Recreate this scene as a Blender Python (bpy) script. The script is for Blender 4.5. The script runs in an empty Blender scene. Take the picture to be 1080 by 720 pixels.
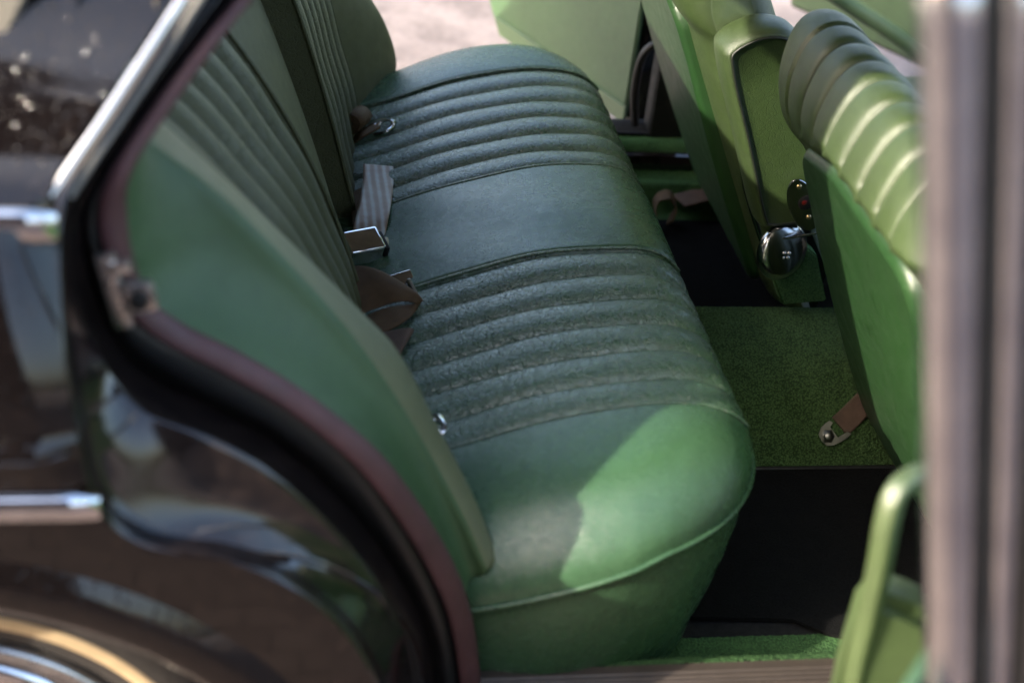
import bpy, bmesh, math, random
import numpy as np
from mathutils import Vector, Matrix
random.seed(7); rng = np.random.default_rng(7)
PI = math.pi
C = bpy.context.scene.collection

# ------------------------------------------------------------------ camera
CAM = np.array([-.53604, -1.76444, 1.3120]); YAW, PITCH, ROLL = map(math.radians, (11.80774, 33.88588, 6.8966)); FPX = 1477.1
def _basis():
    f = np.array([math.sin(YAW)*math.cos(PITCH), math.cos(YAW)*math.cos(PITCH), -math.sin(PITCH)])
    r = np.array([math.cos(YAW), -math.sin(YAW), 0.]); u = np.cross(r, f)
    c, s = math.cos(ROLL), math.sin(ROLL)
    return c*r+s*u, -s*r+c*u, f
BR, BU, BF = _basis()
def at(px, py, ax, v):
    """point of a real plane (ax = v) seen at a pixel of the 1080x720 photograph"""
    d = BF + (px-540)/FPX*BR - (py-360)/FPX*BU
    k = 'xyz'.index(ax); t = (v-CAM[k])/d[k]
    return CAM + t*d

# ------------------------------------------------------------------ object helpers
def link(name, me, mat=None, parent=None, label=None):
    o = bpy.data.objects.new(name, me); C.objects.link(o)
    if mat is not None:
        for m in (mat if isinstance(mat, (list, tuple)) else [mat]): me.materials.append(m)
    if parent is not None: o.parent = parent
    if label: o['label'] = label
    return o
def smooth(me, angle=None):
    me.polygons.foreach_set('use_smooth', [True]*len(me.polygons))
    if angle is not None: me.set_sharp_from_angle(angle=math.radians(angle))
    me.update()
def grid(name, P, mat, parent=None, closeu=False, closev=False, matfn=None, keep=None, label=None, flip=False):
    """P: (m,n,3) array of points -> one smooth mesh"""
    P = np.asarray(P, float); m, n = P.shape[:2]
    idx = np.arange(m*n).reshape(m, n)
    I = np.vstack([idx, idx[:1]]) if closeu else idx
    I = np.hstack([I, I[:, :1]]) if closev else I
    a, b, c, d = I[:-1, :-1], I[1:, :-1], I[1:, 1:], I[:-1, 1:]
    F = np.stack([a, b, c, d] if not flip else [a, d, c, b], -1).reshape(-1, 4)
    if keep is not None: F = F[keep.reshape(-1)]
    me = bpy.data.meshes.new(name)
    me.vertices.add(m*n); me.vertices.foreach_set('co', P.reshape(-1))
    me.loops.add(len(F)*4); me.loops.foreach_set('vertex_index', F.reshape(-1).astype(np.int32))
    me.polygons.add(len(F)); me.polygons.foreach_set('loop_start', np.arange(len(F), dtype=np.int32)*4)
    me.update(calc_edges=True)
    o = link(name, me, mat, parent, label)
    if matfn is not None:
        cen = P.reshape(-1, 3)[F].mean(1)
        me.polygons.foreach_set('material_index', matfn(cen).astype(np.int32))
    smooth(me)
    return o
def frombm(name, bm, mat, parent=None, sm=40, label=None):
    bmesh.ops.recalc_face_normals(bm, faces=bm.faces)
    me = bpy.data.meshes.new(name); bm.to_mesh(me); bm.free()
    o = link(name, me, mat, parent, label)
    if sm: smooth(me, sm)
    return o
def bm_box(bm, c, s, rot=None, bev=0, mi=0, seg=2):
    M = Matrix.Translation(Vector(c)) @ (rot.to_4x4() if rot is not None else Matrix.Identity(4)) @ Matrix.Diagonal((s[0], s[1], s[2], 1))
    r = bmesh.ops.create_cube(bm, size=1, matrix=M)
    fs = list({f for v in r['verts'] for f in v.link_faces})
    if bev:
        es = list({e for v in r['verts'] for e in v.link_edges})
        g = bmesh.ops.bevel(bm, geom=es, offset=bev, segments=seg, affect='EDGES', profile=.6)
        fs = list(set(g['faces']) | {f for f in fs if f.is_valid})
    for f in fs: f.material_index = mi
def prism(name, pts, vec, mat, parent=None, bev=0, sm=40, label=None, seg=3):
    """closed outline pts extruded by vec"""
    bm = bmesh.new(); vs = [bm.verts.new(p) for p in pts]; f = bm.faces.new(vs)
    r = bmesh.ops.extrude_face_region(bm, geom=[f])
    bmesh.ops.translate(bm, vec=Vector(vec), verts=[e for e in r['geom'] if isinstance(e, bmesh.types.BMVert)])
    if bev: bmesh.ops.bevel(bm, geom=[e for e in bm.edges if e.calc_face_angle(0) > .6 or e.is_boundary], offset=bev, segments=seg, affect='EDGES', clamp_overlap=True)
    return frombm(name, bm, mat, parent, sm, label)
def spline(pts, n, closed=False):
    """Catmull-Rom resample, uniform by length"""
    P = np.asarray(pts, float); k = len(P)
    if closed: Q = np.vstack([P[-1], P, P[0], P[1]]); segs = k
    else: Q = np.vstack([2*P[0]-P[1], P, 2*P[-1]-P[-2]]); segs = k-1
    out = []
    for i in range(segs):
        a, b, c, d = Q[i:i+4]
        for t in np.linspace(0, 1, 24, endpoint=False):
            out.append(.5*((2*b)+(-a+c)*t+(2*a-5*b+4*c-d)*t*t+(-a+3*b-3*c+d)*t**3))
    out.append(Q[segs+1] if not closed else out[0]); out = np.array(out)
    L = np.r_[0, np.cumsum(np.linalg.norm(np.diff(out, axis=0), axis=1))]
    s = np.linspace(0, L[-1], n, endpoint=not closed)
    return np.stack([np.interp(s, L, out[:, j]) for j in range(out.shape[1])], 1)
def tube(name, pts, r, mat, parent=None, n=60, k=10, closed=False, label=None, flat=None, up=None, res=True):
    P = spline(pts, n, closed) if res else np.asarray(pts, float)
    T = np.gradient(P, axis=0) if not closed else (np.roll(P, -1, 0)-np.roll(P, 1, 0))
    T /= np.linalg.norm(T, axis=1)[:, None]
    upv = np.array(up if up is not None else (0, 0, 1.)); rings = []
    prev = None
    for p, t in zip(P, T):
        if prev is None or up is not None:
            a = np.cross(t, upv)
            if np.linalg.norm(a) < 1e-3: a = np.cross(t, (1., .1, 0))
        else: a = prev - t*(prev@t)
        a /= np.linalg.norm(a); prev = a; b = np.cross(a, t)
        th = np.linspace(0, 2*PI, k, endpoint=False)
        ra, rb = (r, r) if flat is None else (flat[0], flat[1])
        if flat is None: rings.append(p+np.outer(np.cos(th)*ra, a)+np.outer(np.sin(th)*rb, b))
        else:
            cs, sn = np.cos(th), np.sin(th); e = .45
            rings.append(p+np.outer(np.sign(cs)*abs(cs)**e*ra, a)+np.outer(np.sign(sn)*abs(sn)**e*rb, b))
    R = np.array(rings)
    if not closed:   # close the ends
        R = np.concatenate([np.repeat(P[:1, None], k, 1), R, np.repeat(P[-1:, None], k, 1)])
    return grid(name, R, mat, parent, closeu=closed, closev=True, label=label)
def lathe(name, prof, c, axis, mat, parent=None, n=48, label=None, matfn=None):
    """prof: (radius, height) list, turned about axis at c"""
    ax = np.array(axis, float); ax /= np.linalg.norm(ax)
    a = np.cross(ax, (0, 0, 1.) if abs(ax[2]) < .9 else (1., 0, 0)); a /= np.linalg.norm(a); b = np.cross(ax, a)
    th = np.linspace(0, 2*PI, n, endpoint=False)
    R = np.array([np.array(c)+ax*h+np.outer(np.cos(th)*r, a)+np.outer(np.sin(th)*r, b) for r, h in prof])
    return grid(name, R, mat, parent, closev=True, label=label)
def ribbon(name, path, width, mat, parent=None, side=None, th=.0016, n=80, label=None, wav=0):
    """woven strap: path of centre points, side = across direction(s)"""
    P = spline(path, n); S = np.asarray(side, float)
    if S.ndim == 1: S = np.repeat(S[None], len(path), 0)
    S = spline(S, n); T = np.gradient(P, axis=0); T /= np.linalg.norm(T, axis=1)[:, None]
    S = S-T*(S*T).sum(1)[:, None]; S /= np.linalg.norm(S, axis=1)[:, None]; N = np.cross(S, T)
    u = np.linspace(-1, 1, 13); rows = []
    for i in range(n):
        top = [P[i]+S[i]*x*width/2+N[i]*(th+wav*math.sin(i*.35+x*2)*(x*x)) for x in u]
        bot = [P[i]+S[i]*x*width/2+N[i]*(-th+wav*math.sin(i*.35+x*2)*(x*x)) for x in u[::-1]]
        rows.append(top+bot)
    R = np.array(rows); cen = R.mean(1, keepdims=True)
    R = np.concatenate([np.repeat(cen[:1], 26, 1), R, np.repeat(cen[-1:], 26, 1)])
    return grid(name, R, mat, parent, closev=True, label=label)

# ------------------------------------------------------------------ materials
class N:
    def __init__(s, name):
        s.m = bpy.data.materials.new(name); s.m.use_nodes = True; s.t = s.m.node_tree; s.n = s.t.nodes; s.l = s.t.links
        s.b = s.n['Principled BSDF']; s.o = s.n['Material Output']; s.tc = s.n.new('ShaderNodeTexCoord'); s.co = s.tc.outputs['Object']
    def set(s, **k):
        for a, v in k.items():
            i = s.b.inputs[a.replace('_', ' ')]
            if hasattr(v, 'links'): s.l.new(v, i)
            else: i.default_value = (*v, 1) if isinstance(v, tuple) and len(v) == 3 else v
        return s
    def node(s, t, ins={}, **props):
        x = s.n.new('ShaderNode'+t)
        for a, v in props.items(): setattr(x, a, v)
        for a, v in ins.items():
            i = x.inputs[a]
            if hasattr(v, 'links'): s.l.new(v, i)
            else: i.default_value = v
        return x
    def noise(s, sc, det=4, rough=.55, co=None, dist=0):
        return s.node('TexNoise', {'Vector': co or s.co, 'Scale': sc, 'Detail': det, 'Roughness': rough, 'Distortion': dist}).outputs['Fac']
    def vor(s, sc, feat='F1', co=None, rnd=1):
        return s.node('TexVoronoi', {'Vector': co or s.co, 'Scale': sc, 'Randomness': rnd}, feature=feat).outputs['Distance']
    def math(s, op, a, b=0., c=None):
        x = s.n.new('ShaderNodeMath'); x.operation = op
        for i, v in enumerate([a, b] + ([c] if c is not None else [])):
            if hasattr(v, 'links'): s.l.new(v, x.inputs[i])
            else: x.inputs[i].default_value = v
        return x.outputs[0]
    def ramp(s, f, stops):
        x = s.n.new('ShaderNodeValToRGB'); s.l.new(f, x.inputs[0]); e = x.color_ramp.elements
        while len(e) < len(stops): e.new(.5)
        for q, (p, c) in zip(e, stops): q.position = p; q.color = (*c, 1) if len(c) == 3 else c
        return x.outputs[0]
    def maprange(s, f, a, b, c, d):
        return s.node('MapRange', {'Value': f, 'From Min': a, 'From Max': b, 'To Min': c, 'To Max': d}).outputs[0]
    def distort(s, sc, amt, co=None):
        nz = s.node('TexNoise', {'Vector': co or s.co, 'Scale': sc, 'Detail': 3.}).outputs['Color']
        v = s.node('VectorMath', {0: nz, 1: (.5, .5, .5)}, operation='SUBTRACT').outputs[0]
        v = s.node('VectorMath', {0: v, 'Scale': amt}, operation='SCALE').outputs[0]
        return s.node('VectorMath', {0: co or s.co, 1: v}, operation='ADD').outputs[0]
    def bump(s, h, dist, strength=1., normal=None):
        ins = {'Height': h, 'Distance': dist, 'Strength': strength}
        if normal is not None: ins['Normal'] = normal
        return s.node('Bump', ins).outputs[0]
    def scaleco(s, v):
        return s.node('Mapping', {'Vector': s.co, 'Scale': v}).outputs[0]

def leather(name, col, rough=.38, crinkle=0., grain=.00018, gs=520, ior=1.72):
    s = N(name)
    g = s.math('MULTIPLY', s.math('SMOOTH_MIN', s.vor(gs, 'DISTANCE_TO_EDGE', s.distort(300, .0016)), .35, .2), 1.)
    soft = s.noise(14, 3)
    nrm = s.bump(soft, .0012)
    if crinkle:
        w1 = s.distort(60, .02)
        w2 = s.distort(130, .009)
        a = s.math('MINIMUM', s.vor(70, 'DISTANCE_TO_EDGE', w1), .07)
        b = s.math('MINIMUM', s.vor(210, 'DISTANCE_TO_EDGE', w2), .12)
        c = s.noise(230, 3, .6, s.distort(90, .012))
        h = s.math('ADD', s.math('MULTIPLY', a, 7.), s.math('ADD', s.math('MULTIPLY', b, 2.6), s.math('MULTIPLY', c, .2)))
        nrm = s.bump(h, .0014*crinkle, 1., nrm)
        smooth_n = s.bump(h, .0006*crinkle, 1., s.bump(soft, .0012)); s.set(Coat_Normal=smooth_n); s.b.inputs['Coat Weight'].default_value = .55 if ior > 1.5 else .15; s.b.inputs['Coat Roughness'].default_value = .27; s.b.inputs['Coat IOR'].default_value = 1.7
    else:
        w1 = s.distort(18, .05)
        a = s.math('MINIMUM', s.vor(22, 'DISTANCE_TO_EDGE', w1), .05)
        nrm = s.bump(s.math('ADD', s.math('MULTIPLY', a, 5), s.noise(120, 3, .5)), .00016, 1., nrm)
    nrm = s.bump(g, grain*3, 1., nrm)
    v = s.math('ADD', s.math('MULTIPLY', s.noise(9, 4, .6), .6), s.math('MULTIPLY', s.noise(70, 4, .6), .4))
    if crinkle:   # darker along the creases
        v = s.math('ADD', s.math('MULTIPLY', v, .75), s.math('ADD', s.math('MULTIPLY', a, 3.), s.math('MULTIPLY', b, .9)))
    d = tuple(x*.84 for x in col); l = tuple(min(1, x*1.14) for x in col)
    s.set(Base_Color=s.ramp(v, [(.32, d), (.68, l)]), Roughness=s.maprange(s.noise(40, 4, .65), .3, .7, rough-.05, rough+.07), Normal=nrm)
    s.b.inputs['IOR'].default_value = ior
    return s.m
GREEN = (.052, .135, .044); 
M_cush = leather('green_leather_smooth', (.038, .092, .042), .26)
M_flute = leather('green_leather_crinkled', (.038, .086, .042), .26, crinkle=1.)
M_back = leather('green_leather_backrest', (.085, .088, .034), .5, ior=1.5)  # same green leather as the cushion; olive paints in warm ground bounce
M_backf = leather('green_leather_backrest_crinkled', (.060, .064, .026), .5, crinkle=.8, ior=1.45)
M_front = leather('green_leather_front_seat', (.032, .054, .015), .46)
M_frontc = leather('green_leather_grained', (.028, .050, .014), .5, crinkle=.3, ior=1.4)
M_handle = leather('olive_green_handle_vinyl', (.050, .074, .028), .38)
M_shell = leather('green_vinyl_shell', (.011, .042, .009), .42, grain=.00008)
M_piping = leather('green_piping', (.07, .12, .06), .34)
M_dpiping = leather('dark_piping', (.01, .014, .008), .4)
M_door = leather('green_door_vinyl', (.040, .088, .036), .45)
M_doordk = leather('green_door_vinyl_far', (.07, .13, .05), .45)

def carpet(name, c1, c2, sc=330, h=.0012):
    s = N(name); w = s.distort(150, .003)
    v = s.vor(sc, 'F1', w); n2 = s.noise(30, 4)
    nrm = s.bump(s.math('ADD', s.math('MULTIPLY', v, -1.), s.math('MULTIPLY', s.noise(900, 3), .4)), h)
    s.set(Base_Color=s.ramp(s.math('ADD', s.math('MULTIPLY', v, .8), s.math('MULTIPLY', n2, .35)), [(.2, c2), (.75, c1)]), Roughness=1., Normal=nrm)
    s.b.inputs['Specular IOR Level'].default_value = .15
    return s.m
M_carpet = carpet('green_loop_carpet', (.022, .044, .014), (.080, .140, .046))
M_carpet2 = carpet('green_sill_carpet', (.03, .07, .025), (.09, .19, .065), 420)
M_mat = carpet('black_mat_cloth', (.002, .002, .002), (.010, .010, .010), 600, .0008)

def simple(name, col, rough, metal=0., bumpn=None, coat=0., spec=.5):
    s = N(name); v = s.noise(25, 5, .6)
    d = tuple(x*.8 for x in col); l = tuple(min(1, x*1.15) for x in col)
    s.set(Base_Color=s.ramp(v, [(.3, d), (.7, l)]), Metallic=metal, Roughness=s.maprange(s.noise(60, 5, .7), .3, .7, max(.02, rough*.8), min(1, rough*1.3)))
    s.b.inputs['Coat Weight'].default_value = coat; s.b.inputs['Specular IOR Level'].default_value = spec
    if bumpn: s.set(Normal=s.bump(s.noise(bumpn[0], 4), bumpn[1]))
    return s.m
M_chrome = simple('chrome', (.72, .72, .74), .07, 1., (90, .00006))
M_frame = simple('dull_bright_metal', (.86, .86, .92), .17, 1.)
M_steel = simple('zinc_plated_steel', (.33, .32, .28), .38, 1., (300, .0002))
M_alu = simple('brushed_anodised_metal', (.55, .54, .53), .28, 1.)
M_rubber = simple('black_rubber', (.012, .011, .011), .42, 0, (200, .0004))
M_tyre = simple('dusty_tyre_rubber', (.022, .018, .016), .75, 0, (60, .001))
M_white = simple('cream_whitewall', (.46, .34, .2), .6, 0, (80, .0005))
M_sealm = simple('maroon_door_seal', (.075, .030, .032), .5, 0, (400, .0006))
M_black = simple('matt_black_trim', (.006, .006, .006), .6)
M_gap = simple('dark_cavity_lining', (.004, .004, .004), .9)
M_red = simple('red_button', (.22, .01, .008), .35)
M_brass = simple('brass_screw', (.5, .38, .2), .3, 1.)
M_cream = simple('headliner_cloth', (.13, .12, .10), .9, 0, (500, .0005))
M_sillm = simple('ribbed_sill_strip', (.055, .043, .036), .42, .3)

def paint():
    s = N('black_car_paint')
    # water drops: sparse beads
    c1 = s.vor(120); c2 = s.vor(210); m = s.noise(7, 2)
    bead = s.math('SMOOTH_MAX', s.math('SUBTRACT', .23, c1), 0., .05)
    bead2 = s.math('SMOOTH_MAX', s.math('SUBTRACT', .2, c2), 0., .05)
    h = s.math('MULTIPLY', s.math('ADD', s.math('MULTIPLY', bead, 1.2), bead2), s.maprange(m, .40, .55, 0., 1.))
    n = s.bump(h, .0035, .8, s.bump(s.noise(2, 1), .0004))
    dust = s.noise(90, 6, .75)
    s.set(Base_Color=s.ramp(dust, [(.55, (.004, .003, .003)), (.85, (.02, .013, .010))]), Roughness=s.maprange(dust, .4, .8, .04, .18), Normal=n)
    s.b.inputs['IOR'].default_value = 1.5
    return s.m
M_paint = paint()
def jambpaint():
    s = N('black_jamb_paint'); d = s.noise(45, 6, .7)
    s.set(Base_Color=s.ramp(d, [(.45, (.008, .006, .006)), (.8, (.03, .02, .016))]), Roughness=s.maprange(d, .4, .8, .07, .24))
    s.b.inputs['IOR'].default_value = 1.6
    return s.m
M_jamb = jambpaint()

def webbing(name, c1, c2, stripe=None, rough=.7):
    s = N(name)
    wv = s.node('TexWave', {'Vector': s.co, 'Scale': 260., 'Distortion': .6, 'Detail': 1.}, bands_direction='DIAGONAL').outputs['Fac']
    n = s.noise(50, 4)
    s.set(Base_Color=s.ramp(s.math('ADD', s.math('MULTIPLY', wv, .35), s.math('MULTIPLY', n, .65)), [(.3, c1), (.7, c2)]), Roughness=rough, Normal=s.bump(wv, .0003))
    s.b.inputs['Specular IOR Level'].default_value = .25
    return s.m
M_web = webbing('brown_webbing', (.065, .038, .019), (.15, .092, .048))
M_web2 = webbing('dull_brown_webbing', (.065, .042, .030), (.14, .090, .062))
def stripeweb():
    s = N('striped_webbing')
    x = s.node('SeparateXYZ', {0: s.co}).outputs[0]
    band = s.math('SINE', s.math('MULTIPLY', x, 2*PI/.0125))
    n = s.noise(60, 4); wv = s.noise(700, 2)
    f = s.math('ADD', s.math('MULTIPLY', band, .22), s.math('ADD', s.math('MULTIPLY', n, .5), .25))
    s.set(Base_Color=s.ramp(f, [(.25, (.17, .10, .06)), (.5, (.26, .19, .14)), (.75, (.36, .36, .34))]), Roughness=.5, Normal=s.bump(wv, .0004))
    return s.m
M_webs = stripeweb()

# ------------------------------------------------------------------ THE CAR
car = bpy.data.objects.new('car', None); C.objects.link(car)
car['label'] = 'old black saloon car with open doors, wet paint and a green leather interior'; car['category'] = 'car'

# ---- rear seat cushion
X0, XR, HW, ZE = .045, -.50, .705, .275          # front edge, rear end, half width, piping height
CX, CY = .36, .25
ny, nx = 760, 330
def warp(x, y):
    """rect (x in XR..X0, |y|<HW) -> plan with elliptical front corners"""
    p = np.clip((x-(X0-CX))/CX, 0, 1); q = np.clip((np.abs(y)-(HW-CY))/CY, 0, 1)
    nn = 2.15; r = (p**nn+q**nn)**(1/nn); mx = np.maximum(p, q); k = np.where(r > 1e-9, mx/np.maximum(r, 1e-9), 1)
    X = np.where((p > 0) & (q > 0), X0-CX+p*k*CX, x); Y = np.where((p > 0) & (q > 0), np.sign(y)*(HW-CY+q*k*CY), y)
    Y = Y*(1-.07*np.clip((-.14-X)/.25, 0, 1)**1.2)
    return X, Y
def groove(y, a, b, n, sharp=.42):
    """n convex flutes between a and b, seams at the joins: -1 in a seam, 0 on top; and mask"""
    f = (y-a)/(b-a)*n; inside = (f > 0) & (f < n); fr = f-np.floor(f); d = np.minimum(fr, 1-fr)*2
    return np.where(inside, -(1-d)**4.2*1.0-.85*(1-d)**2, 0), inside
def zed(X): return ZE-.072*np.clip((-.10-np.asarray(X, float))/.22, 0, 1)**1.25
def cush_z(X, Y, e):
    """e = distance from the front/end edge measured in rect space"""
    s = np.clip((X+.42)/.36, 0, 1); base = .250+.098*np.sin(s*PI/2)**1.15
    base = base + .010*np.sin(np.clip((np.abs(Y)-.485)/.2, 0, 1)*PI)*s - .028*np.clip((np.abs(Y)-.50)/.2, 0, 1)**1.6
    base -= .012*np.clip((-.40-X)/.1, 0, 1)
    R = .095; t = np.clip(e/R, 0, 1); roll = np.sqrt(np.maximum(0, 1-(1-t)**2.3))
    ze = zed(X)*np.clip((np.abs(Y)-.40)/.2, 0, 1)+ZE*(1-np.clip((np.abs(Y)-.40)/.2, 0, 1)); z = ze+(base-ze)*roll
    g1, _ = groove(Y, -.485, -.125, 6); g2, _ = groove(Y, .125, .485, 6)
    fade = np.clip(e/.02, 0, 1)**.6
    amp = .0065
    z = z+(g1+g2)*amp*fade
    for ys in (-.485, -.125, .125, .485): z -= .0045*np.exp(-((Y-ys)/.0035)**2)*fade
    z += .006*np.cos(np.clip(Y/.125, -1, 1)*PI/2)*fade*s + .0015*np.sin(X*31+Y*17)*np.sin(Y*23-X*9)*fade
    return z
tb = 1-(1-np.linspace(0, 1, nx))**1.7            # cluster near the front edge
xs = XR+(X0-XR)*tb
ys = HW*np.sign(np.linspace(-1, 1, ny))*(1-(1-np.abs(np.linspace(-1, 1, ny)))**1.0)
XX, YY = np.meshgrid(xs, ys)
E_ = np.minimum(X0-XX, HW-np.abs(YY))
WX, WY = warp(XX, YY)
_p = np.clip((XX-(X0-CX))/CX, 0, 1); _q = np.clip((np.abs(YY)-(HW-CY))/CY, 0, 1); _m = np.maximum(_p, _q); _r = np.maximum((_p**2.15+_q**2.15)**(1/2.15), 1e-9)
_pp, _qq = _p*_m/_r, _q*_m/_r; _c = (_p > 0) & (_q > 0)
E_ = np.where(_c, (1-_m)*(CX*_pp**2+CY*_qq**2)/np.maximum(_pp**2+_qq**2, 1e-9), E_)
Z = cush_z(WX, WY, E_)
P = np.stack([WX, WY, Z], -1)
# flip so that normals point up
def flutemat(c):
    y = np.abs(c[:, 1]); return ((y > .125) & (y < .485))
cushion = grid('rear_seat_cushion', P, [M_cush, M_flute], car, matfn=flutemat, flip=True, label='long green leather rear seat cushion with two fluted places')
def cush_at(x, y, lift=0.):
    return np.array([x, y, float(cush_z(np.array(x), np.array(y), np.array(min(.2, X0-x))))+lift])
# outline and skirt
def outline(n=400, off=0.):
    u = np.linspace(0, 1, n); L1 = X0-XR; L2 = 2*HW; Lt = 2*L1+L2; s = u*Lt
    x = np.where(s < L1, XR+s, np.where(s < L1+L2, X0, X0-(s-L1-L2))); y = np.where(s < L1, -HW, np.where(s < L1+L2, -HW+(s-L1), HW))
    X, Y = warp(x, y); O = np.stack([X, Y], 1)
    return spline(O, n)
O = outline(420); T = np.gradient(O, axis=0); T /= np.linalg.norm(T, axis=1)[:, None]; NO = np.stack([T[:, 1], -T[:, 0]], 1)
zs = [ZE-.002, ZE-.010, ZE-.03, ZE-.07, ZE-.12, ZE-.17, ZE-.205, ZE-.225, ZE-.275]; ins = [-.001, .003, .0035, .005, .010, .017, .024, .030, .036]
wob = .002*np.sin(np.arange(420)*.21)+.0015*np.sin(np.arange(420)*.083)
rows = []
for k, (z, i) in enumerate(zip(zs, ins)):
    q = O-NO*(i+wob*min(1, k/3))[:, None]; rows.append(np.c_[q, np.maximum(.0, zed(O[:, 0])-(ZE-z))])
grid('seat_skirt', np.array(rows), M_cush, cushion, flip=False)
tube('piping', np.c_[O+NO*.0015, zed(O[:, 0])], .0030, M_cush, cushion, res=False, k=8)
# stitched piping cords beside the flutes
for ysm in (-.485, -.125, .125, .485):
    e = np.linspace(.01, .40, 60); xx = X0-e
    k = 1.
    pts = []
    for x in xx:
        pts.append([x, ysm, float(cush_z(np.array(x), np.array(ysm), np.array(X0-x)))+.003])
    tube('seam_cord', pts, .0022, M_flute, cushion, n=60, k=6)

# ---- rear backrest
DN = np.array([.372, 0, .928]); DN /= np.linalg.norm(DN)   # placeholder, real lean below
LEAN = math.radians(19.5)
UPW = np.array([-math.sin(LEAN), 0, math.cos(LEAN)]); NRM = np.array([math.cos(LEAN), 0, math.sin(LEAN)])
B0 = np.array([-.405, 0, .250])
def back_pt(y, w, h):
    """point of the wrap-around backrest: y across, w up, h out of it"""
    y, w, h = np.broadcast_arrays(*[np.asarray(q, float) for q in (y, w, h)])
    x0 = np.interp(y, YK, XK); ln = np.radians(np.interp(y, YK, LK))
    h = h-np.interp(y, [-.6, -.485, -.125, .125], [.42, .42, .30, 0.])*np.clip(w-.08, 0, 1)**2
    return np.stack([x0-np.sin(ln)*w+np.cos(ln)*h, y, .25+np.cos(ln)*w+np.sin(ln)*h], -1)
_yk = [-.72, -.485, -.30, -.125, .125, .30, .485, .72]
YK = np.linspace(-.72, .72, 60)
def _sm(v): 
    q = np.interp(YK, _yk, v); return np.convolve(np.r_[[q[0]]*4, q, [q[-1]]*4], np.ones(9)/9, 'valid')
XK = _sm([-.36, -.385, -.402, -.408, -.408, -.402, -.380, -.36]); LK = _sm([24, 24, 23.5, 22.5, 18.5, 18.5, 20, 21])
WTOP = .66
def back_half(name, ya, yb, fa, fb, nf, mats, far):
    ny_, nw = 360, 90
    y = np.linspace(ya, yb, ny_); w = np.r_[np.linspace(-.05, WTOP, nw)]
    W, Y = np.meshgrid(w, y)
    g, m = groove(Y, fa, fb, nf, .5)
    h = g*.0105
    t = np.clip(W/WTOP, 0, 1)
    h = h+.018*np.sin(t*PI)-.05*np.clip((W-(WTOP-.07))/.07, 0, 1)**2
    for ysm in (fa, fb): h -= .004*np.exp(-((Y-ysm)/.0035)**2)
    # inner edge rounding
    h += .0012*np.sin(W*40+Y*11)
    Pt = back_pt(Y, W, h)
    return grid(name, Pt, mats, None, flip=False), h
backrest, _ = back_half('rear_backrest', -.487, -.118, -.485, -.125, 6, [M_backf], False)
backrest.parent = car; backrest['label'] = 'tall fluted green leather rear backrest with warm bounce painted olive'
fhalf, _ = back_half('fluted_panel', .125, .487, .125, .485, 6, [M_backf], True); fhalf.parent = backrest
nhalf, _ = back_half('fluted_panel', .0, .001, 0, .001, 1, [M_backf], True); bpy.data.objects.remove(nhalf)
# centre pad (recessed, bulging)
y = np.linspace(-.130, .13, 60); w = np.linspace(-.06, WTOP+.0, 70); W, Y = np.meshgrid(w, y)
h = -.058+.038*np.clip(1-np.abs(Y/.125)**3.2, 0, 1)**.6+.012*np.sin(np.clip(W/WTOP, 0, 1)*PI)
h -= .16*np.clip((W-(.50))/.12, 0, 1)**2
grid('centre_pad', back_pt(Y, W, h), M_back, backrest)
# side walls of the recess + stitched edge
for sgn, nm in ((1, 'recess_side'), (-1, 'recess_side')):
    hh = np.linspace(-.075, .0, 8); w = np.linspace(-.06, WTOP, 40); Wm, Hm = np.meshgrid(w, hh)
    t = np.clip(Wm/WTOP, 0, 1); top = .018*np.sin(t*PI)-.05*np.clip((Wm-(WTOP-.07))/.07, 0, 1)**2-.003
    Hn = -.075+(Hm+.075)/.075*(top+.075)
    Pq = back_pt(sgn*.1235, Wm, Hn)
    grid(nm, Pq, M_backf, backrest)
    w = np.linspace(-.03, WTOP-.02, 60); t = np.clip(w/WTOP, 0, 1); hp = .018*np.sin(t*PI)-.05*np.clip((w-(WTOP-.07))/.07, 0, 1)**2
    tube('piping', [back_pt(sgn*.1225, a, b-.001) for a, b in zip(w, hp)], .0032, M_backf, backrest, n=70, k=8)

# side bolsters: fluted edge -> ridge -> side face towards the door seal
# door-opening curves, traced at their own distance from the car's centre
def curve(pix, ysfn, n=160):
    """pix list of (px,py,y)"""
    return spline([at(a, b, 'y', c) for a, b, c in pix], n)
SEAL_IN = [(283, -20, -.600), (232, 40, -.640), (180, 110, -.672), (137, 180, -.700), (133, 225, -.700), (141, 275, -.700), (160, 315, -.700), (195, 342, -.700), (255, 372, -.700), (325, 415, -.700), (400, 476, -.700), (452, 545, -.695), (484, 605, -.690), (500, 660, -.685), (508, 730, -.680)]
SEAL_OUT = [(266, -20, -.610), (217, 40, -.650), (165, 110, -.682), (119, 180, -.710), (104, 225, -.716), (113, 280, -.716), (133, 328, -.716), (170, 360, -.716), (235, 394, -.716), (305, 435, -.716), (375, 492, -.716), (425, 556, -.712), (457, 612, -.706), (476, 662, -.700), (487, 730, -.695)]
GROOVE = [(258, -20, -.600), (209, 40, -.640), (157, 110, -.672), (110, 182, -.700), (90, 228, -.71), (99, 290, -.70), (122, 352, -.695), (160, 392, -.69), (225, 425, -.69), (292, 462, -.69), (360, 520, -.69), (408, 580, -.69), (438, 630, -.69), (455, 675, -.688), (462, 730, -.685)]
BULGE = [(240, -20, -.612), (195, 42, -.650), (146, 112, -.684), (98, 186, -.715), (78, 232, -.73), (85, 300, -.735), (108, 376, -.765), (150, 432, -.790), (222, 462, -.800), (285, 497, -.800), (345, 550, -.795), (392, 605, -.785), (418, 650, -.77), (432, 690, -.744), (440, 740, -.74)]
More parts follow.
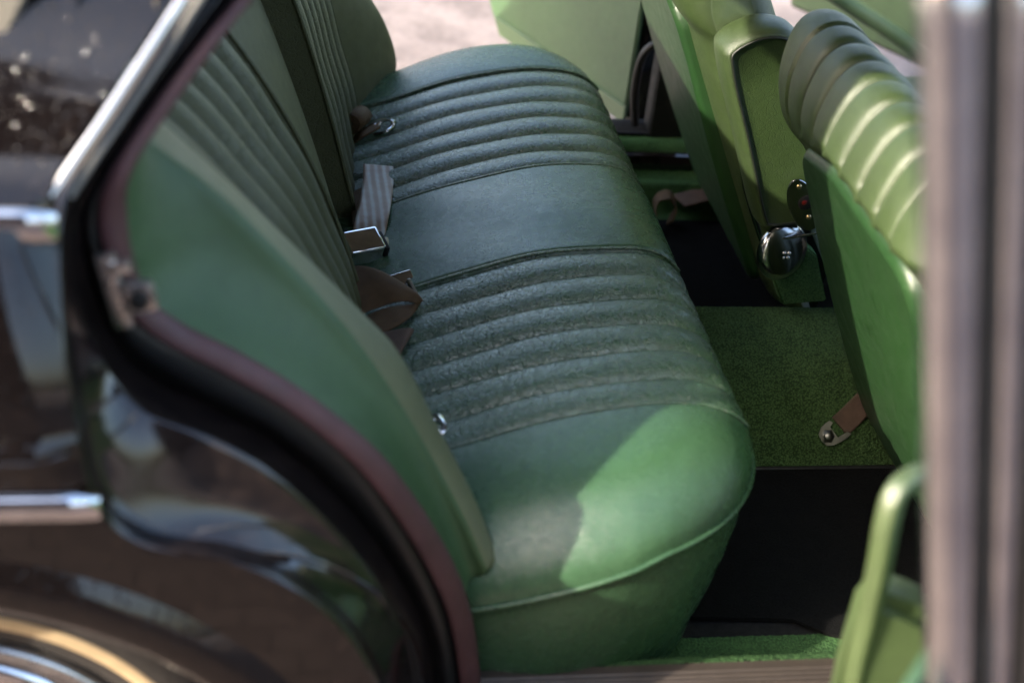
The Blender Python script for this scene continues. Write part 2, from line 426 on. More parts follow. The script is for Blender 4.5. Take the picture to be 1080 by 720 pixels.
LIP0 = [(222, -20, -.628), (180, 42, -.664), (133, 112, -.697), (84, 188, -.728), (68, 236, -.758), (69, 312, -.790), (84, 412, -.815), (108, 515, -.832), (158, 560, -.838), (243, 577, -.838), (317, 608, -.838), (367, 651, -.838), (394, 694, -.835), (408, 732, -.832), (414, 780, -.83)]
LIP = [(205, -20, -.636), (165, 42, -.672), (120, 112, -.704), (68, 190, -.738), (58, 240, -.775), (60, 318, -.812), (74, 420, -.845), (100, 528, -.860), (150, 575, -.864), (240, 592, -.864), (310, 622, -.864), (358, 662, -.864), (385, 700, -.862), (398, 735, -.86), (404, 780, -.86)]
ncv = 220
cSI, cSO, cG, cB, cL0, cL = [curve(c, None, ncv) for c in (SEAL_IN, SEAL_OUT, GROOVE, BULGE, LIP0, LIP)]
def mirror(A): B = np.array(A, float); B[..., 1] *= -1; return B
def bolster(nm, A, K, L, S, side, mat, label=None, rr=.5):
    """section: flute edge A -> silhouette roll K -> soft crease L -> side S"""
    n = len(A); rows = []; sg = side
    for i in range(n):
        a, k, l, q = A[i], K[i], L[i], S[i]
        m1 = a*.35+k*.65+np.array([.010, sg*.004, .004])
        seg = [(1-t)**2*a+2*t*(1-t)*m1+t*t*k for t in np.linspace(0, 1, 12, endpoint=False)]
        top = (k+l)/2+np.array([.004, sg*.002, .010])
        seg += [(1-t)**2*k+2*t*(1-t)*top+t*t*l for t in np.linspace(0, 1, 10, endpoint=False)]
        seg += [l+(q-l)*t+np.array([-.25, -sg*1., -.1])*.016*math.sin(t*PI)**.8 for t in np.linspace(0, 1, 16)]
        rows.append(seg)
    R_ = np.array(rows)
    c = (R_[-1, 12]*.5+R_[-1, 24]*.5)+np.array([-.03, -sg*.01, -.018])
    base = R_[-1].copy(); ext = []
    for f, dz in ((.10, .004), (.3, .010), (.6, .014), (.95, .016)): ext.append(base+(c-base)*f-np.array([0, 0, dz]))
    R_ = np.concatenate([R_, np.array(ext)])
    # soften the section by smoothing across it
    for _ in range(1): R_[:, 1:-1] = .25*R_[:, :-2]+.5*R_[:, 1:-1]+.25*R_[:, 2:]
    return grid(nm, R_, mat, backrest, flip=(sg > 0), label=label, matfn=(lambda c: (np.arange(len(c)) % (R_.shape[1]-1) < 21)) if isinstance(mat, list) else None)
nq = 120; tt = np.linspace(0, 1, nq)
Kc = spline([at(120, 82, 'y', -.535), at(175, 132, 'y', -.535), at(234, 186, 'y', -.54), at(327, 275, 'y', -.545), at(380, 327, 'y', -.55), at(422, 372, 'y', -.56), at(462, 448, 'y', -.585), at(500, 522, 'y', -.615), at(527, 586, 'y', -.640)], nq)
Lc = spline([at(100, 98, 'y', -.622), at(155, 150, 'y', -.622), at(234, 211, 'y', -.622), at(304, 281, 'y', -.622), at(360, 345, 'y', -.625), at(410, 415, 'y', -.63), at(452, 483, 'y', -.64), at(487, 548, 'y', -.655), at(512, 604, 'y', -.668)], nq)
Sc = spline([at(185, 85, 'y', -.665), at(140, 160, 'y', -.69), at(130, 225, 'y', -.703), at(139, 277, 'y', -.703), at(160, 322, 'y', -.703), at(250, 376, 'y', -.703), at(320, 420, 'y', -.703), at(395, 480, 'y', -.703), at(447, 548, 'y', -.70), at(480, 608, 'y', -.695), at(492, 635, 'y', -.69)], nq)
wv = np.interp(tt, [0, 1], [.60, -.05])
Ac = back_pt(-.486, wv, .018*np.sin(np.clip(wv/WTOP, 0, 1)*PI)-.006)
M_nb = [leather('green_side_vinyl', (.040, .084, .033), .42, ior=1.5), leather('bolster_leather_bounce_lit', (.125, .135, .072), .45, ior=1.5)]  # second, paler colour paints warm bounce light onto the ridge band
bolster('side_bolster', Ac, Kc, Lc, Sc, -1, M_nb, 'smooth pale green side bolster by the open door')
# far side: rounded end by the far door opening
Kf = spline([at(345, -60, 'y', .60), at(392, 0, 'y', .62), at(411, 35, 'y', .635), at(419, 68, 'y', .64), at(412, 92, 'y', .63)], nq)
Lf = Kf+np.array([-.030, .035, .0]); Sf = Kf+np.array([-.16, .06, -.02])
wv = np.interp(tt, [0, 1], [.42, -.03])
Af = back_pt(.486, wv, .018*np.sin(np.clip(wv/WTOP, 0, 1)*PI)-.006)
bolster('side_bolster', Af, Kf, Lf, Sf, 1, M_back)

# ---- near side body: jamb, seal, skin
jr = []
def loft(A, B, k, amp=0., d=(0, 0, 0)):
    return [A+(B-A)*t+np.array(d)*amp*math.sin(t*PI) for t in np.linspace(0, 1, k)]
seq = loft(cG, cB, 12, .012, (-.2, -1, .4))+loft(cB, cL0, 14, -.006, (-.2, -1, .3))[1:]+loft(cL0, cL, 10, .006, (.4, -1, .4))[1:]
body_parent = None
jamb = grid('door_jamb', np.array(seq), M_jamb, car, label='glossy black rear door jamb curving round the wheel arch')
grid('jamb_channel', np.array(loft(cSO+np.array([0, .01, 0]), cG, 8, -.012, (0, 1, 0))), M_rubber, jamb)
# maroon seal: a fat welt between SEAL_IN and SEAL_OUT
mid = (cSI+cSO)/2; hw = np.linalg.norm(cSO-cSI, axis=1)/2
rows = []
sd = (cSO-cSI)/np.linalg.norm(cSO-cSI, axis=1)[:, None]; Tm = np.gradient(mid, axis=0); Tm /= np.linalg.norm(Tm, axis=1)[:, None]
nn_ = np.cross(sd, Tm); nn_ *= np.sign(-nn_[:, 1])[:, None]
for th in np.linspace(0, 2*PI, 18, endpoint=False):
    rows.append(mid+sd*(hw*np.cos(th))[:, None]+nn_*(.009*np.sin(th)))
grid('door_seal', np.array(rows), M_sealm, car, closeu=True, label='maroon rubber door seal')
# far side: mirrored seal and jamb
grid('door_seal', mirror(np.array(rows)), M_rubber, car, closeu=True)
grid('door_jamb', mirror(np.array(seq)), M_jamb, car)
# outer skin of the rear quarter: from LIP outward
def yskin(z): return -.868+.10*np.clip((z-.45)/.32, 0, 1)**2.2*.9
i_belt = int(np.argmin(np.linalg.norm(cL-at(57, 236, 'y', -.77), axis=1)))
low = cL[i_belt:]
# wheel-arch: circle on the skin
WC = np.array([-.86, -.80, .062]); RA = .375
def skin(mir):
    n = len(low); rows = []
    for i in range(n):
        a = low[i]; f = i/(n-1)
        rows.append(a)
    A = np.array(rows)
    # target: belt/rear boundary: first points run straight back, later ones end on the arch circle
    Bt = []
    for i in range(n):
        a = A[i]
        if a[2] > .50:
            Bt.append(np.array([-1.45, -.80+.02*(a[2]-.5), a[2]+0.0]))
        else:
            ang = math.atan2(max(.06, a[2]-WC[2]), a[0]-WC[0])
            Bt.append(np.array([WC[0]+RA*math.cos(ang), -.862, WC[2]+RA*math.sin(ang)]))
    Bt = np.array(Bt)
    # smooth transition: the part behind the arch comes as its own rows
    return A, Bt
def skin_sheet(mir):
    """grid in (x,z) behind the lip, cut by lip line on the right and the arch circle below"""
    zt = np.linspace(.765, .28, 90)
    order = np.argsort(-low[:, 2])
    lz, lx, ly = low[order, 2], low[order, 0], low[order, 1]
    rows = []
    for z in zt:
        xl = float(np.interp(-z, -lz, lx)); yl = float(np.interp(-z, -lz, ly))
        if z-WC[2] < RA: xr = WC[0]+math.sqrt(max(0, RA**2-(z-WC[2])**2))
        else: xr = -1.7
        row = []
        for t in np.linspace(0, 1, 40):
            x = xl+(xr-xl)*t
            ys_ = -.866+.075*max(0, (z-.55)/.22)**2-.010*math.exp(-((z-.585)/.006)**2)*(1 if z > .5 else 0)
            blend = min(1, (xl-x)/.03) if xl > x else 0
            blend = math.sin(blend*PI/2)
            row.append((x, yl+(ys_-yl)*blend, z))
        rows.append(row)
    R_ = np.array(rows)
    if mir: R_ = mirror(R_)
    return R_
S1 = skin_sheet(False)
panel = grid('rear_quarter_panel', S1, M_paint, car, flip=True, label='wet black rear quarter panel above the wheel')
# rounded flange of the wheel arch
ang = np.linspace(math.radians(5), math.radians(178), 90)
rows = []
for k, (dr, yy) in enumerate(((.062, -.861), (.050, -.866), (.040, -.875), (.026, -.880), (.010, -.880), (.0, -.877), (-.006, -.866), (-.006, -.845), (.012, -.835), (.03, -.80), (.03, -.62))):
    rows.append([(WC[0]+(RA+dr)*math.cos(a), yy, WC[2]+(RA+dr)*math.sin(a)) for a in ang])
grid('wheel_arch', np.array(rows), M_paint, panel)
lin = [[(WC[0]+(RA+.03)*math.cos(a)*f, -.62+.0*f, WC[2]+(RA+.03)*math.sin(a)*f) for a in ang] for f in (1, .5, .01)]
grid('wheel_well', np.array(lin), M_gap, panel)
skf = grid('rear_quarter_panel', mirror(S1), M_paint, car)
# thin swage crease and chrome trims
def strip(name, z0, yc, xa, xb, hgt, parent, mat=M_chrome, prof=.010):
    th = np.linspace(-PI/2, PI/2, 12); xs_ = np.linspace(xa, xb, 30); rows = []
    for x in xs_:
        rows.append([(x, yc-prof*max(0, math.cos(a))**.6, z0+hgt/2*math.sin(a)) for a in th])
    R_ = np.array(rows); c = R_.mean(1, keepdims=True)
    R_ = np.concatenate([np.repeat(c[:1], 12, 1), R_, np.repeat(c[-1:], 12, 1)])
    return grid(name, R_, mat, parent)
pb = at(30, 243, 'y', -.80); strip('belt_trim', pb[2], -.792, -1.6, at(60, 240, 'y', -.80)[0], .030, panel)
pl = at(50, 537, 'y', -.87); strip('side_trim', pl[2], -.866, -1.6, at(106, 537, 'y', -.87)[0], .027, panel)
# C pillar skin above the belt
up_i = np.arange(0, i_belt+1)
top = cL[up_i][::-1]        # from belt up to roof
rows = []
for a in top:
    row = []
    for t in np.linspace(0, 1, 30):
        x = a[0]-.006-.42*t
        row.append((x, a[1]+.085*t**2.4+.003*math.sin(t*9), a[2]+.004))
    rows.append(row)
cp = np.array(rows)
# extend up to roof height
ext = cp[-1]+np.array([.14, .045, .16]); cp = np.concatenate([cp, (cp[-1]*.5+ext*.5)[None], ext[None]])
pillar = grid('rear_pillar', cp, M_paint, car, flip=False, label='black rear roof pillar reflecting brown surroundings')
grid('rear_pillar', mirror(cp), M_paint, car)
# chrome window frame strip on the pillar edge
CH1 = spline([at(51, 217, 'y', -.742), at(70, 185, 'y', -.728), at(105, 135, 'y', -.706), at(145, 75, 'y', -.68), at(192, 0, 'y', -.646), at(211, -30, 'y', -.633)], 50)
CH2 = spline([at(72, 214, 'y', -.742), at(106, 162, 'y', -.720), at(140, 112, 'y', -.697), at(175, 60, 'y', -.674), at(214, 0, 'y', -.648), at(233, -30, 'y', -.635)], 50)
rows = []
for t in np.linspace(0, 1, 12):
    rows.append(CH1+(CH2-CH1)*t-np.array([0, .45, -.9])*.011*math.sin(t*PI)**.6-np.array([.006, 0, 0]))
rows.append(CH2+np.array([0, .03, 0])); rows.insert(0, CH1+np.array([0, .02, 0]))
chf = grid('window_frame_strip', np.array(rows), M_chrome, pillar)
rows = []
for t in np.linspace(0, 1, 8):
    rows.append(CH2+(np.array([.010, 0, .004]))*t-np.array([0, .45, -.9])*.004*math.sin(t*PI)-np.array([.006, 0, 0]))
grid('strip_gasket', np.array(rows), simple('grey_gasket', (.18, .17, .15), .5), pillar)
# striker plate
st = []
cst = at(130, 303, 'y', -.735)
u1 = at(108, 262, 'y', -.735); u2 = at(133, 350, 'y', -.735); vd = (u2-u1); vd /= np.linalg.norm(vd); hd = np.cross(vd, (0, 1., 0)); hd /= np.linalg.norm(hd)
if hd[0] < 0: hd = -hd
bm = bmesh.new()
rotm = Matrix(((hd[0], 0, vd[0]), (hd[1], 1, vd[1]), (hd[2], 0, vd[2])))
cc = (u1+u2)/2
bm_box(bm, cc, (.017, .008, .075), rotm, .003)
bm_box(bm, cc+hd*.020+vd*.004+np.array([0, -.007, 0]), (.030, .014, .030), rotm, .006)
bm_box(bm, cc+hd*.010-vd*.025+np.array([0, -.004, 0]), (.02, .008, .012), rotm, .003)
striker = frombm('striker_plate', bm, M_alu, car, 40, 'worn metal door striker plate')
lathe('keeper_hole', [(.0001, -.0165), (.0085, -.0165), (.0085, -.013), (.011, -.0145), (.0118, -.011)], cc+hd*.021+vd*.003, (0, 1., 0), M_gap, striker)

# ---- wheel
wy = -.765; wc = np.array([-.86, wy, .064])
whl = bpy.data.objects.new('wheel', None); C.objects.link(whl); whl.parent = car
def tyre_prof():
    pts = [(.20, .035), (.212, .012), (.235, -.004), (.262, -.008), (.285, .000), (.300, .014), (.309, .030), (.311, .06), (.312, .09), (.311, .13), (.305, .16), (.28, .18), (.22, .17)]
    return pts
P_ = spline(np.array(tyre_prof()), 60)
th = np.linspace(0, 2*PI, 360, endpoint=False)
rows = []
for r, h in P_:
    blk = ((np.sin(th*70) > -.15).astype(float))*(.0045 if (r > .296 and .012 < h < .05) else 0)+(np.sin(th*70+1.2) > 0)*(.004 if (h >= .05 and r > .3 and int(h*100) % 3) else 0)
    rr = r+blk
    rows.append(np.stack([wc[0]+rr*np.cos(th), np.full_like(th, wc[1]+h), wc[2]+rr*np.sin(th)], 1))
grid('tyre', np.array(rows), M_tyre, whl, closev=True)
lathe('whitewall_ring', [(.243, -.0030), (.2445, -.0075), (.250, -.0093), (.257, -.0095), (.261, -.0085), (.262, -.006)], wc, (0, 1., 0), M_white, whl, 160)
lathe('wheel_rim', [(.213, .02), (.214, .002), (.208, -.004), (.200, -.002), (.196, .010), (.19, .02), (.15, .024), (.12, .018)], wc, (0, 1., 0), M_alu, whl, 120)
lathe('hubcap', [(.188, .018), (.186, .004), (.176, -.004), (.165, .004), (.15, -.002), (.12, -.012), (.05, -.018), (.001, -.02)], wc, (0, 1., 0), M_chrome, whl, 100)
slot0 = None
for k in range(24):
    a = k/24*2*PI
    if slot0 is None:
        bm = bmesh.new(); bm_box(bm, (.170, .002, 0), (.020, .010, .012), None, .003); slot0 = o_ = frombm('rim_slot', bm, M_black, whl)
    else: o_ = slot0.copy(); C.objects.link(o_); o_.parent = whl
    o_.location = wc; o_.rotation_euler = (0, -a, 0)


# ---- floor, tunnel, sills
def tufted(name, x0, x1, prof, step, mat, parent, amp=.0022, cell=.0062, label=None):
    """loop-pile sheet: prof = (y,z) polyline"""
    Lp = np.r_[0, np.cumsum(np.linalg.norm(np.diff(prof, axis=0), axis=1))]
    Q = spline(prof, max(4, int(Lp[-1]/step))); xs_ = np.arange(x0, x1, step)
    Tq = np.gradient(Q, axis=0); Tq /= np.linalg.norm(Tq, axis=1)[:, None]; Nq = np.stack([-Tq[:, 1], Tq[:, 0]], 1)
    s = np.r_[0, np.cumsum(np.linalg.norm(np.diff(Q, axis=0), axis=1))]
    SX, SS = np.meshgrid(xs_, s)
    gx, gs = np.floor(SX/cell).astype(int), np.floor(SS/cell).astype(int)
    h = np.full(SX.shape, 9.)
    mx, ms = gx.max()-gx.min()+5, gs.max()-gs.min()+5
    jx = rng.random((mx, ms)); js = rng.random((mx, ms)); jh = rng.random((mx, ms))*.5+.6
    ox, os_ = gx.min()-2, gs.min()-2; best = np.zeros(SX.shape)
    for dx in (-1, 0, 1):
        for ds in (-1, 0, 1):
            cx = gx+dx; cs = gs+ds; jj = jx[cx-ox, cs-os_]; kk = js[cx-ox, cs-os_]; hh = jh[cx-ox, cs-os_]
            d2 = ((SX-(cx+.15+.7*jj)*cell)/cell)**2+((SS-(cs+.15+.7*kk)*cell)/cell)**2
            best = np.maximum(best, hh*np.sqrt(np.maximum(0, 1-d2/.36)))
    H = best*amp
    P3 = np.stack([SX, Q[:, 0][:, None]+H*Nq[:, 0][:, None], Q[:, 1][:, None]+H*Nq[:, 1][:, None]], -1)
    return grid(name, P3, mat, parent, flip=True, label=label)
bm = bmesh.new(); bm_box(bm, (.35, 0, -.03), (2.2, 1.36, .045), None, 0)
floor = frombm('floor_pan', bm, M_gap, car, 0)
tufted('tunnel_carpet', -.02, .62, np.array([(-.196, -.004), (-.185, .012), (-.165, .045), (-.12, .090), (-.05, .116), (.03, .122), (.085, .112), (.11, .08), (.16, .03), (.18, -.004)]), .00155, M_carpet, car, label='green loop pile carpet over the centre tunnel')
tube('carpet_binding', [(-.05, -.196, .004), (.2, -.197, .004), (.62, -.196, .004)], .004, M_black, floor, n=20)
tufted('sill_carpet', -.36, .75, np.array([(-.53, -.002), (-.555, .002), (-.585, .02), (-.615, .052), (-.64, .082), (-.66, .096), (-.672, .098)]), .0022, M_carpet2, car, .0018, .005, label='green carpet climbing the near sill')
tufted('sill_carpet', -.20, .75, np.array([(.705, .118), (.685, .116), (.672, .100), (.665, .07), (.64, .055), (.62, .058), (.605, .035), (.59, .004), (.56, -.002)]), .003, M_carpet2, car, .0018, .005)
# ribbed sill strips
def sill(yi, yo, z, x0, x1, nm):
    y_ = np.linspace(yi, yo, 60); rows = []
    for x in np.linspace(x0, x1, 8):
        rows.append([(x, a, z+.003*max(0, math.sin((a-yi)/.0075*2*PI))**.5 if .15 < (a-yi)/(yo-yi) < .9 else (x, a, z)[2]) for a in y_])
    rows = np.array(rows)
    return rows
sl = sill(-.668, -.745, .102, -.42, .8, '')
sillo = grid('sill_strip', sl, M_sillm, car, flip=True, label='brown grey ribbed sill strip under the near door')
sl = sill(.700, .765, .124, -.3, .8, '')
grid('sill_strip', sl, M_rubber, car)
prism('sill_panel', [(-.42, -.745, .101), (-.42, -.80, .085), (-.42, -.84, .03), (-.42, -.84, -.06), (-.42, -.66, -.06), (-.42, -.66, .095)], (1.25, 0, 0), M_jamb, car, 0)
prism('sill_panel', [(-.42, .765, .118), (-.42, .80, .085), (-.42, .84, .03), (-.42, .84, -.06), (-.42, .66, -.06), (-.42, .66, .095)], (1.25, 0, 0), M_jamb, car, 0)
# under-seat and rear bulkheads, firewall, roof
bm = bmesh.new()
bm_box(bm, (-.75, 0, .12), (.6, 1.30, .26), None, .01); bm_box(bm, (-.80, 0, .44), (.03, 1.16, .72), Matrix.Rotation(-.2, 3, 'Y'), 0)
frombm('rear_bulkhead', bm, M_gap, car, 0)
bm = bmesh.new(); bm_box(bm, (1.42, 0, .25), (.05, 1.4, .60), None, .01); bm_box(bm, (1.25, 0, .48), (.3, 1.36, .14), None, .04); frombm('dashboard', bm, M_black, car)
def roof():
    xs_ = np.linspace(-.62, .85, 30); ys_ = np.linspace(-.60, .60, 24); rows = []
    for x in xs_:
        rows.append([(x, y, 1.185-.06*(abs(y)/.6)**3-.05*abs((x-.1)/.75)**3) for y in ys_])
    return np.array(rows)
RF = roof()
r_ = grid('roof', RF, M_paint, car, label='black car roof')
grid('headliner', RF-np.array([0, 0, .02]), M_cream, r_)
for s in (-1, 1):
    tube('roof_rail', [(-.58, s*.60, 1.10), (-.3, s*.605, 1.12), (.3, s*.605, 1.12), (.8, s*.60, 1.06), (1.35, s*.66, .68)], .02, M_paint, r_, n=40)
rows = [[(x, y, .835+.01*math.cos(y*3)) for y in np.linspace(-.62, .62, 12)] for x in (-.60, -.66, -1.0, -1.3, -1.34)]
grid('parcel_shelf', np.array(rows), M_gap, car, flip=True)
for s in (-1, 1):   # broad rear roof pillars, inner side
    prism('pillar_lining', [(-.60, s*.60, 1.12), (-.72, s*.60, 1.12), (-1.3, s*.70, .78), (-.80, s*.70, .74)], (0, -s*.03, 0), M_cream, car, .004)
def header(n_=60):  # added out of view; arch shaped to shade the front seat roll
    rows = []
    for t in np.linspace(-1, 1, n_):
        yo = .66*t; zin = 1.115-.27*abs(t)**3.2; zin = max(zin, .80)
        zt = 1.16-.05*abs(t)**2; rows.append([(-.60, yo*.93, zt), (-.63, yo, max(zin, .80)+.02), (-.655, yo, zin), (-.69, yo, zin+.01), (-.68, yo*.95, zt)])
    return np.array(rows)
grid('shade_header', header(), M_cream, r_)
# B pillars
for s in (-1, 1):
    prism('door_pillar', [(.205, s*.70, .08), (.275, s*.70, .08), (.28, s*.70, .65), (.25, s*.60, 1.12), (.20, s*.60, 1.12), (.20, s*.70, .65)], (0, s*.05, 0), M_black, car, .004)
tube('door_pillar_seal', [(.185, .735, .118), (.172, .735, .2), (.176, .735, .27), (.200, .735, .298), (.222, .735, .27), (.232, .735, .2), (.24, .735, .118)], .008, M_rubber, car, n=60)

# ---- front seats
REC = math.radians(25.2); SU = np.array([-math.sin(REC), 0, math.cos(REC)]); SN = np.array([math.cos(REC), 0, math.sin(REC)])
def front_seat(dx, y0, y1, nm, label, up=0.):
    """y0 = inner end, y1 = outer end"""
    sg = 1 if y1 > y0 else -1; Wd = abs(y1-y0)
    base = np.array([.403+dx, 0, .035]); Ht = .70; Tk = .135; wb = .50
    # profile in (t,w): starts low on the back, up, over the top, down the front
    prof = [(.03, .035), (.0, .06), (.0, .2), (.0, .42), (.001, .500), (-.007, .528), (-.015, .552), (-.017, .58), (-.013, .612), (.0, .648), (.027, .684), (.058, .697), (.090, .684), (.112, .645), (.122, .58), (.130, .45), (.145, .25), (.150, 0)]
    prof = [(a_, b_+up*(1 if b_ > .41 else 0)) for a_, b_ in prof]
    Pr = spline(prof, 150); Tn = np.gradient(Pr, axis=0); Tn /= np.linalg.norm(Tn, axis=1)[:, None]; Nn = np.stack([-Tn[:, 1], Tn[:, 0]], 1)
    cen = np.array([.065, .35])
    # outward normals
    Nn = Nn*np.sign(((Pr-np.array([.065, 0]))*Nn).sum(1)+1e-6)[:, None]
    u = np.linspace(0, 1, 330); rc = .075
    rows = []
    # seat pad spans d=0..Wd ; end rounding by clustering
    d_all = np.r_[0, (1-np.cos(np.linspace(0, PI/2, 24)))*rc, np.linspace(rc, Wd-rc, 260)[1:-1], Wd-rc+np.sin(np.linspace(0, PI/2, 24))*rc, Wd]
    for d in d_all:
        e = min(d, Wd-d); k = math.sqrt(max(0, 1-(1-min(1, e/rc))**2))
        shrink_t = .045*(1-k); top = .055*(1-k)
        Q = Pr.copy()
        Q[:, 0] = Pr[:, 0]+np.clip((.065-Pr[:, 0])/.07, -1, 1)*shrink_t*1.0
        Q[:, 1] = Pr[:, 1]-top*np.clip((Pr[:, 1]-.35)/.35, 0, 1)
        sh = .075*min(1, max(0, (d-.05)/.22)); bk = Pr[:, 0] < .02
        Q[:, 1] = Q[:, 1]+sh*np.exp(-((Q[:, 1]-up-.53)/.085)**2)*np.clip((.045-Pr[:, 0])/.04, 0, 1)
        g = 0
        f0, f1, nf = .095, Wd-.08, 7
        if f0 < d < f1:
            fr = (d-f0)/(f1-f0)*nf; fr -= math.floor(fr); dd = min(fr, 1-fr)*2; g = -(1-dd)**3*.8-.9*(1-dd)**10
        mask = np.clip((np.arange(150)-52)/10, 0, 1)
        Q = Q+Nn*(g*.0065*mask+.003*np.sin(np.arange(150)*.09+d*30)*mask*.3)[:, None]
        y = y0+sg*d
        rows.append([base+SN*q[0]+SU*q[1]+np.array([0, y, 0]) for q in Q])
    rows = np.array(rows)
    c0 = rows[0].mean(0); c1 = rows[-1].mean(0)
    rows = np.concatenate([rows[:1]*.0+c0+(rows[:1]-c0)*.02, rows[:1]*.5+c0*.5, rows, rows[-1:]*.5+c1*.5, rows[-1:]*.02+c1*.98])
    seat = grid(nm, rows, M_front, car, flip=(sg > 0), label=label)
    # hard shell on the back: rounded panel
    a, b = y0+sg*.088, y1-sg*.05
    n1, n2 = 80, 90; U, V = np.meshgrid(np.linspace(-1, 1, n1), np.linspace(-1, 1, n2)); 
    R_ = np.maximum(np.abs(U), np.abs(V)); 
    fx = np.sign(U)*(1-(1-abs(U))**1.8); fv = np.sign(V)*(1-(1-abs(V))**1.8)
    yy = (a+b)/2+(b-a)/2*fx; hh_ = .240+up/2; ww = .285+up/2+fv*hh_
    # rounded corners
    cr = .05; dyc = np.maximum(0, np.abs(yy-(a+b)/2)-(abs(b-a)/2-cr)); dwc = np.maximum(0, np.abs(ww-.285-up/2)-(hh_-cr)); rr = np.sqrt(dyc**2+dwc**2); mx = np.maximum(dyc, dwc); sc = np.where(rr > 1e-9, mx/np.maximum(rr, 1e-9), 1)
    yy = np.where(rr > mx+1e-9, (a+b)/2+np.sign(yy-(a+b)/2)*(abs(b-a)/2-cr+dyc*sc), yy); ww = np.where(rr > mx+1e-9, .285+up/2+np.sign(ww-.285-up/2)*(hh_-cr+dwc*sc), ww)
    ed = (1-np.maximum(abs(fx)*1.0, abs(fv)))
    ww = ww+.075*np.clip((np.abs(yy-y0)-.05)/.22, 0, 1)*np.clip((ww-.3)/.2, 0, 1)
    tt = -.004-.012*np.clip(ed/.05, 0, 1)**.5-.006*np.sin(np.clip(ww/.5, 0, 1)*PI)
    tt = np.where(R_ > .999, .012, tt)
    P3 = base+tt[..., None]*SN+ww[..., None]*SU; P3[..., 1] = yy
    grid('seat_shell', P3, M_shell, seat, flip=(sg < 0))
    grid('seat_base', np.array([[(.47+dx, y0+sg*.05, .03), (.47+dx, y1-sg*.05, .03)], [(.47+dx, y0+sg*.05, .20), (.47+dx, y1-sg*.05, .20)], [(.5+dx, y0+sg*.03, .27), (.5+dx, y1-sg*.03, .27)], [(.86+dx, y0+sg*.03, .30), (.86+dx, y1-sg*.03, .30)], [(.92+dx, y0+sg*.03, .22), (.92+dx, y1-sg*.03, .22)], [(.90+dx, y0+sg*.03, .03), (.90+dx, y1-sg*.03, .03)]]), M_handle, seat)
    return seat
front_seat(0, -.045, -.62, 'front_seat', 'near front seat with fluted green leather rolling over its top')
fs = front_seat(-.075, .115, .67, 'front_seat', 'far front seat with a plain green vinyl back', .065)

# ---- centre armrest, folded up between the seats
ya, yb_ = .035, .108
outl = []
A0 = at(760, 62, 'y', ya); A1 = at(800, 240, 'y', ya)
def armp(s, t):  # s along depth, t along height 0 bottom..1 top
    return A1+(A0-A1)*t+np.array([.115, 0, .02])*s
cr = spline([armp(0, .04), armp(.0, .5), armp(.0, .93), armp(.12, 1.06), armp(.6, 1.13), armp(1.0, 1.08), armp(1.08, .9), armp(1.05, .4), armp(1.0, .05), armp(.85, -.03), armp(.45, -.04), armp(.12, -.03)], 140, True)
cm = cr.mean(0)
rows = []
for yo, sc in ((ya+.0005, .0), (ya+.0005, .5), (ya, .86), (ya-.001, .87), (ya-.002, .89), (ya-.002, .90), (ya+.001, .93), (ya+.009, .965), (ya+.022, .99), (ya+.036, 1.), (yb_-.022, .99), (yb_-.01, .96), (yb_-.002, .90), (yb_, .5), (yb_, .02)):
    q = cm+(cr-cm)*(1-(1-sc)*(1.)); 
    if sc > .7: # even inset
        T_ = (np.roll(cr, -1, 0)-np.roll(cr, 1, 0)); T_ /= np.linalg.norm(T_, axis=1)[:, None]; Ni = np.cross(T_, (0, 1., 0)); Ni *= np.sign((Ni*(cm-cr)).sum(1))[:, None]
        q = cr+Ni*(1-sc)*.11
    q = q.copy(); q[:, 1] = yo; rows.append(q)
arm = grid('centre_armrest', np.array(rows), [M_front, M_frontc], car, closev=True, matfn=lambda c: (np.arange(len(c)) < 140*3), label='upright folding armrest with a dark grained side panel')
tube('armrest_piping', (lambda q: np.c_[q[:, 0], np.full(len(q), ya-.003), q[:, 2]])(cr+Ni*.125*.11), .0020, M_dpiping, arm, n=140, closed=True)
me = arm.data
# latch plate
pc = at(845, 214, 'y', ya-.006); 
t1 = (A0-A1)/np.linalg.norm(A0-A1)
oval = []
for a in np.linspace(0, 2*PI, 36, endpoint=False):
    oval.append(at(847+17*math.cos(a)*(1 if math.cos(a) < 0 else .9)+(-6)*(-math.sin(a)), 215+27*math.sin(a), 'y', ya-.004))
lp = prism('latch_plate', oval, (0, -.004, 0), M_chrome, arm, .0012)
lathe('latch_inset', [(.0001, -.002), (.011, -.002), (.0125, 0), (.0125, .004)], at(850, 214, 'y', ya-.0085), (0, 1., 0), M_gap, arm)
for (px, py, m, r) in ((843, 197, M_brass, .0042), (853, 229, M_brass, .0042), (848, 213, M_red, .0055)):
    lathe('screw', [(.0001, -.003), (r*.7, -.0026), (r, -.0005), (r, .003)], at(px, py, 'y', ya-.0085), (0, 1., 0), m, arm, 20)
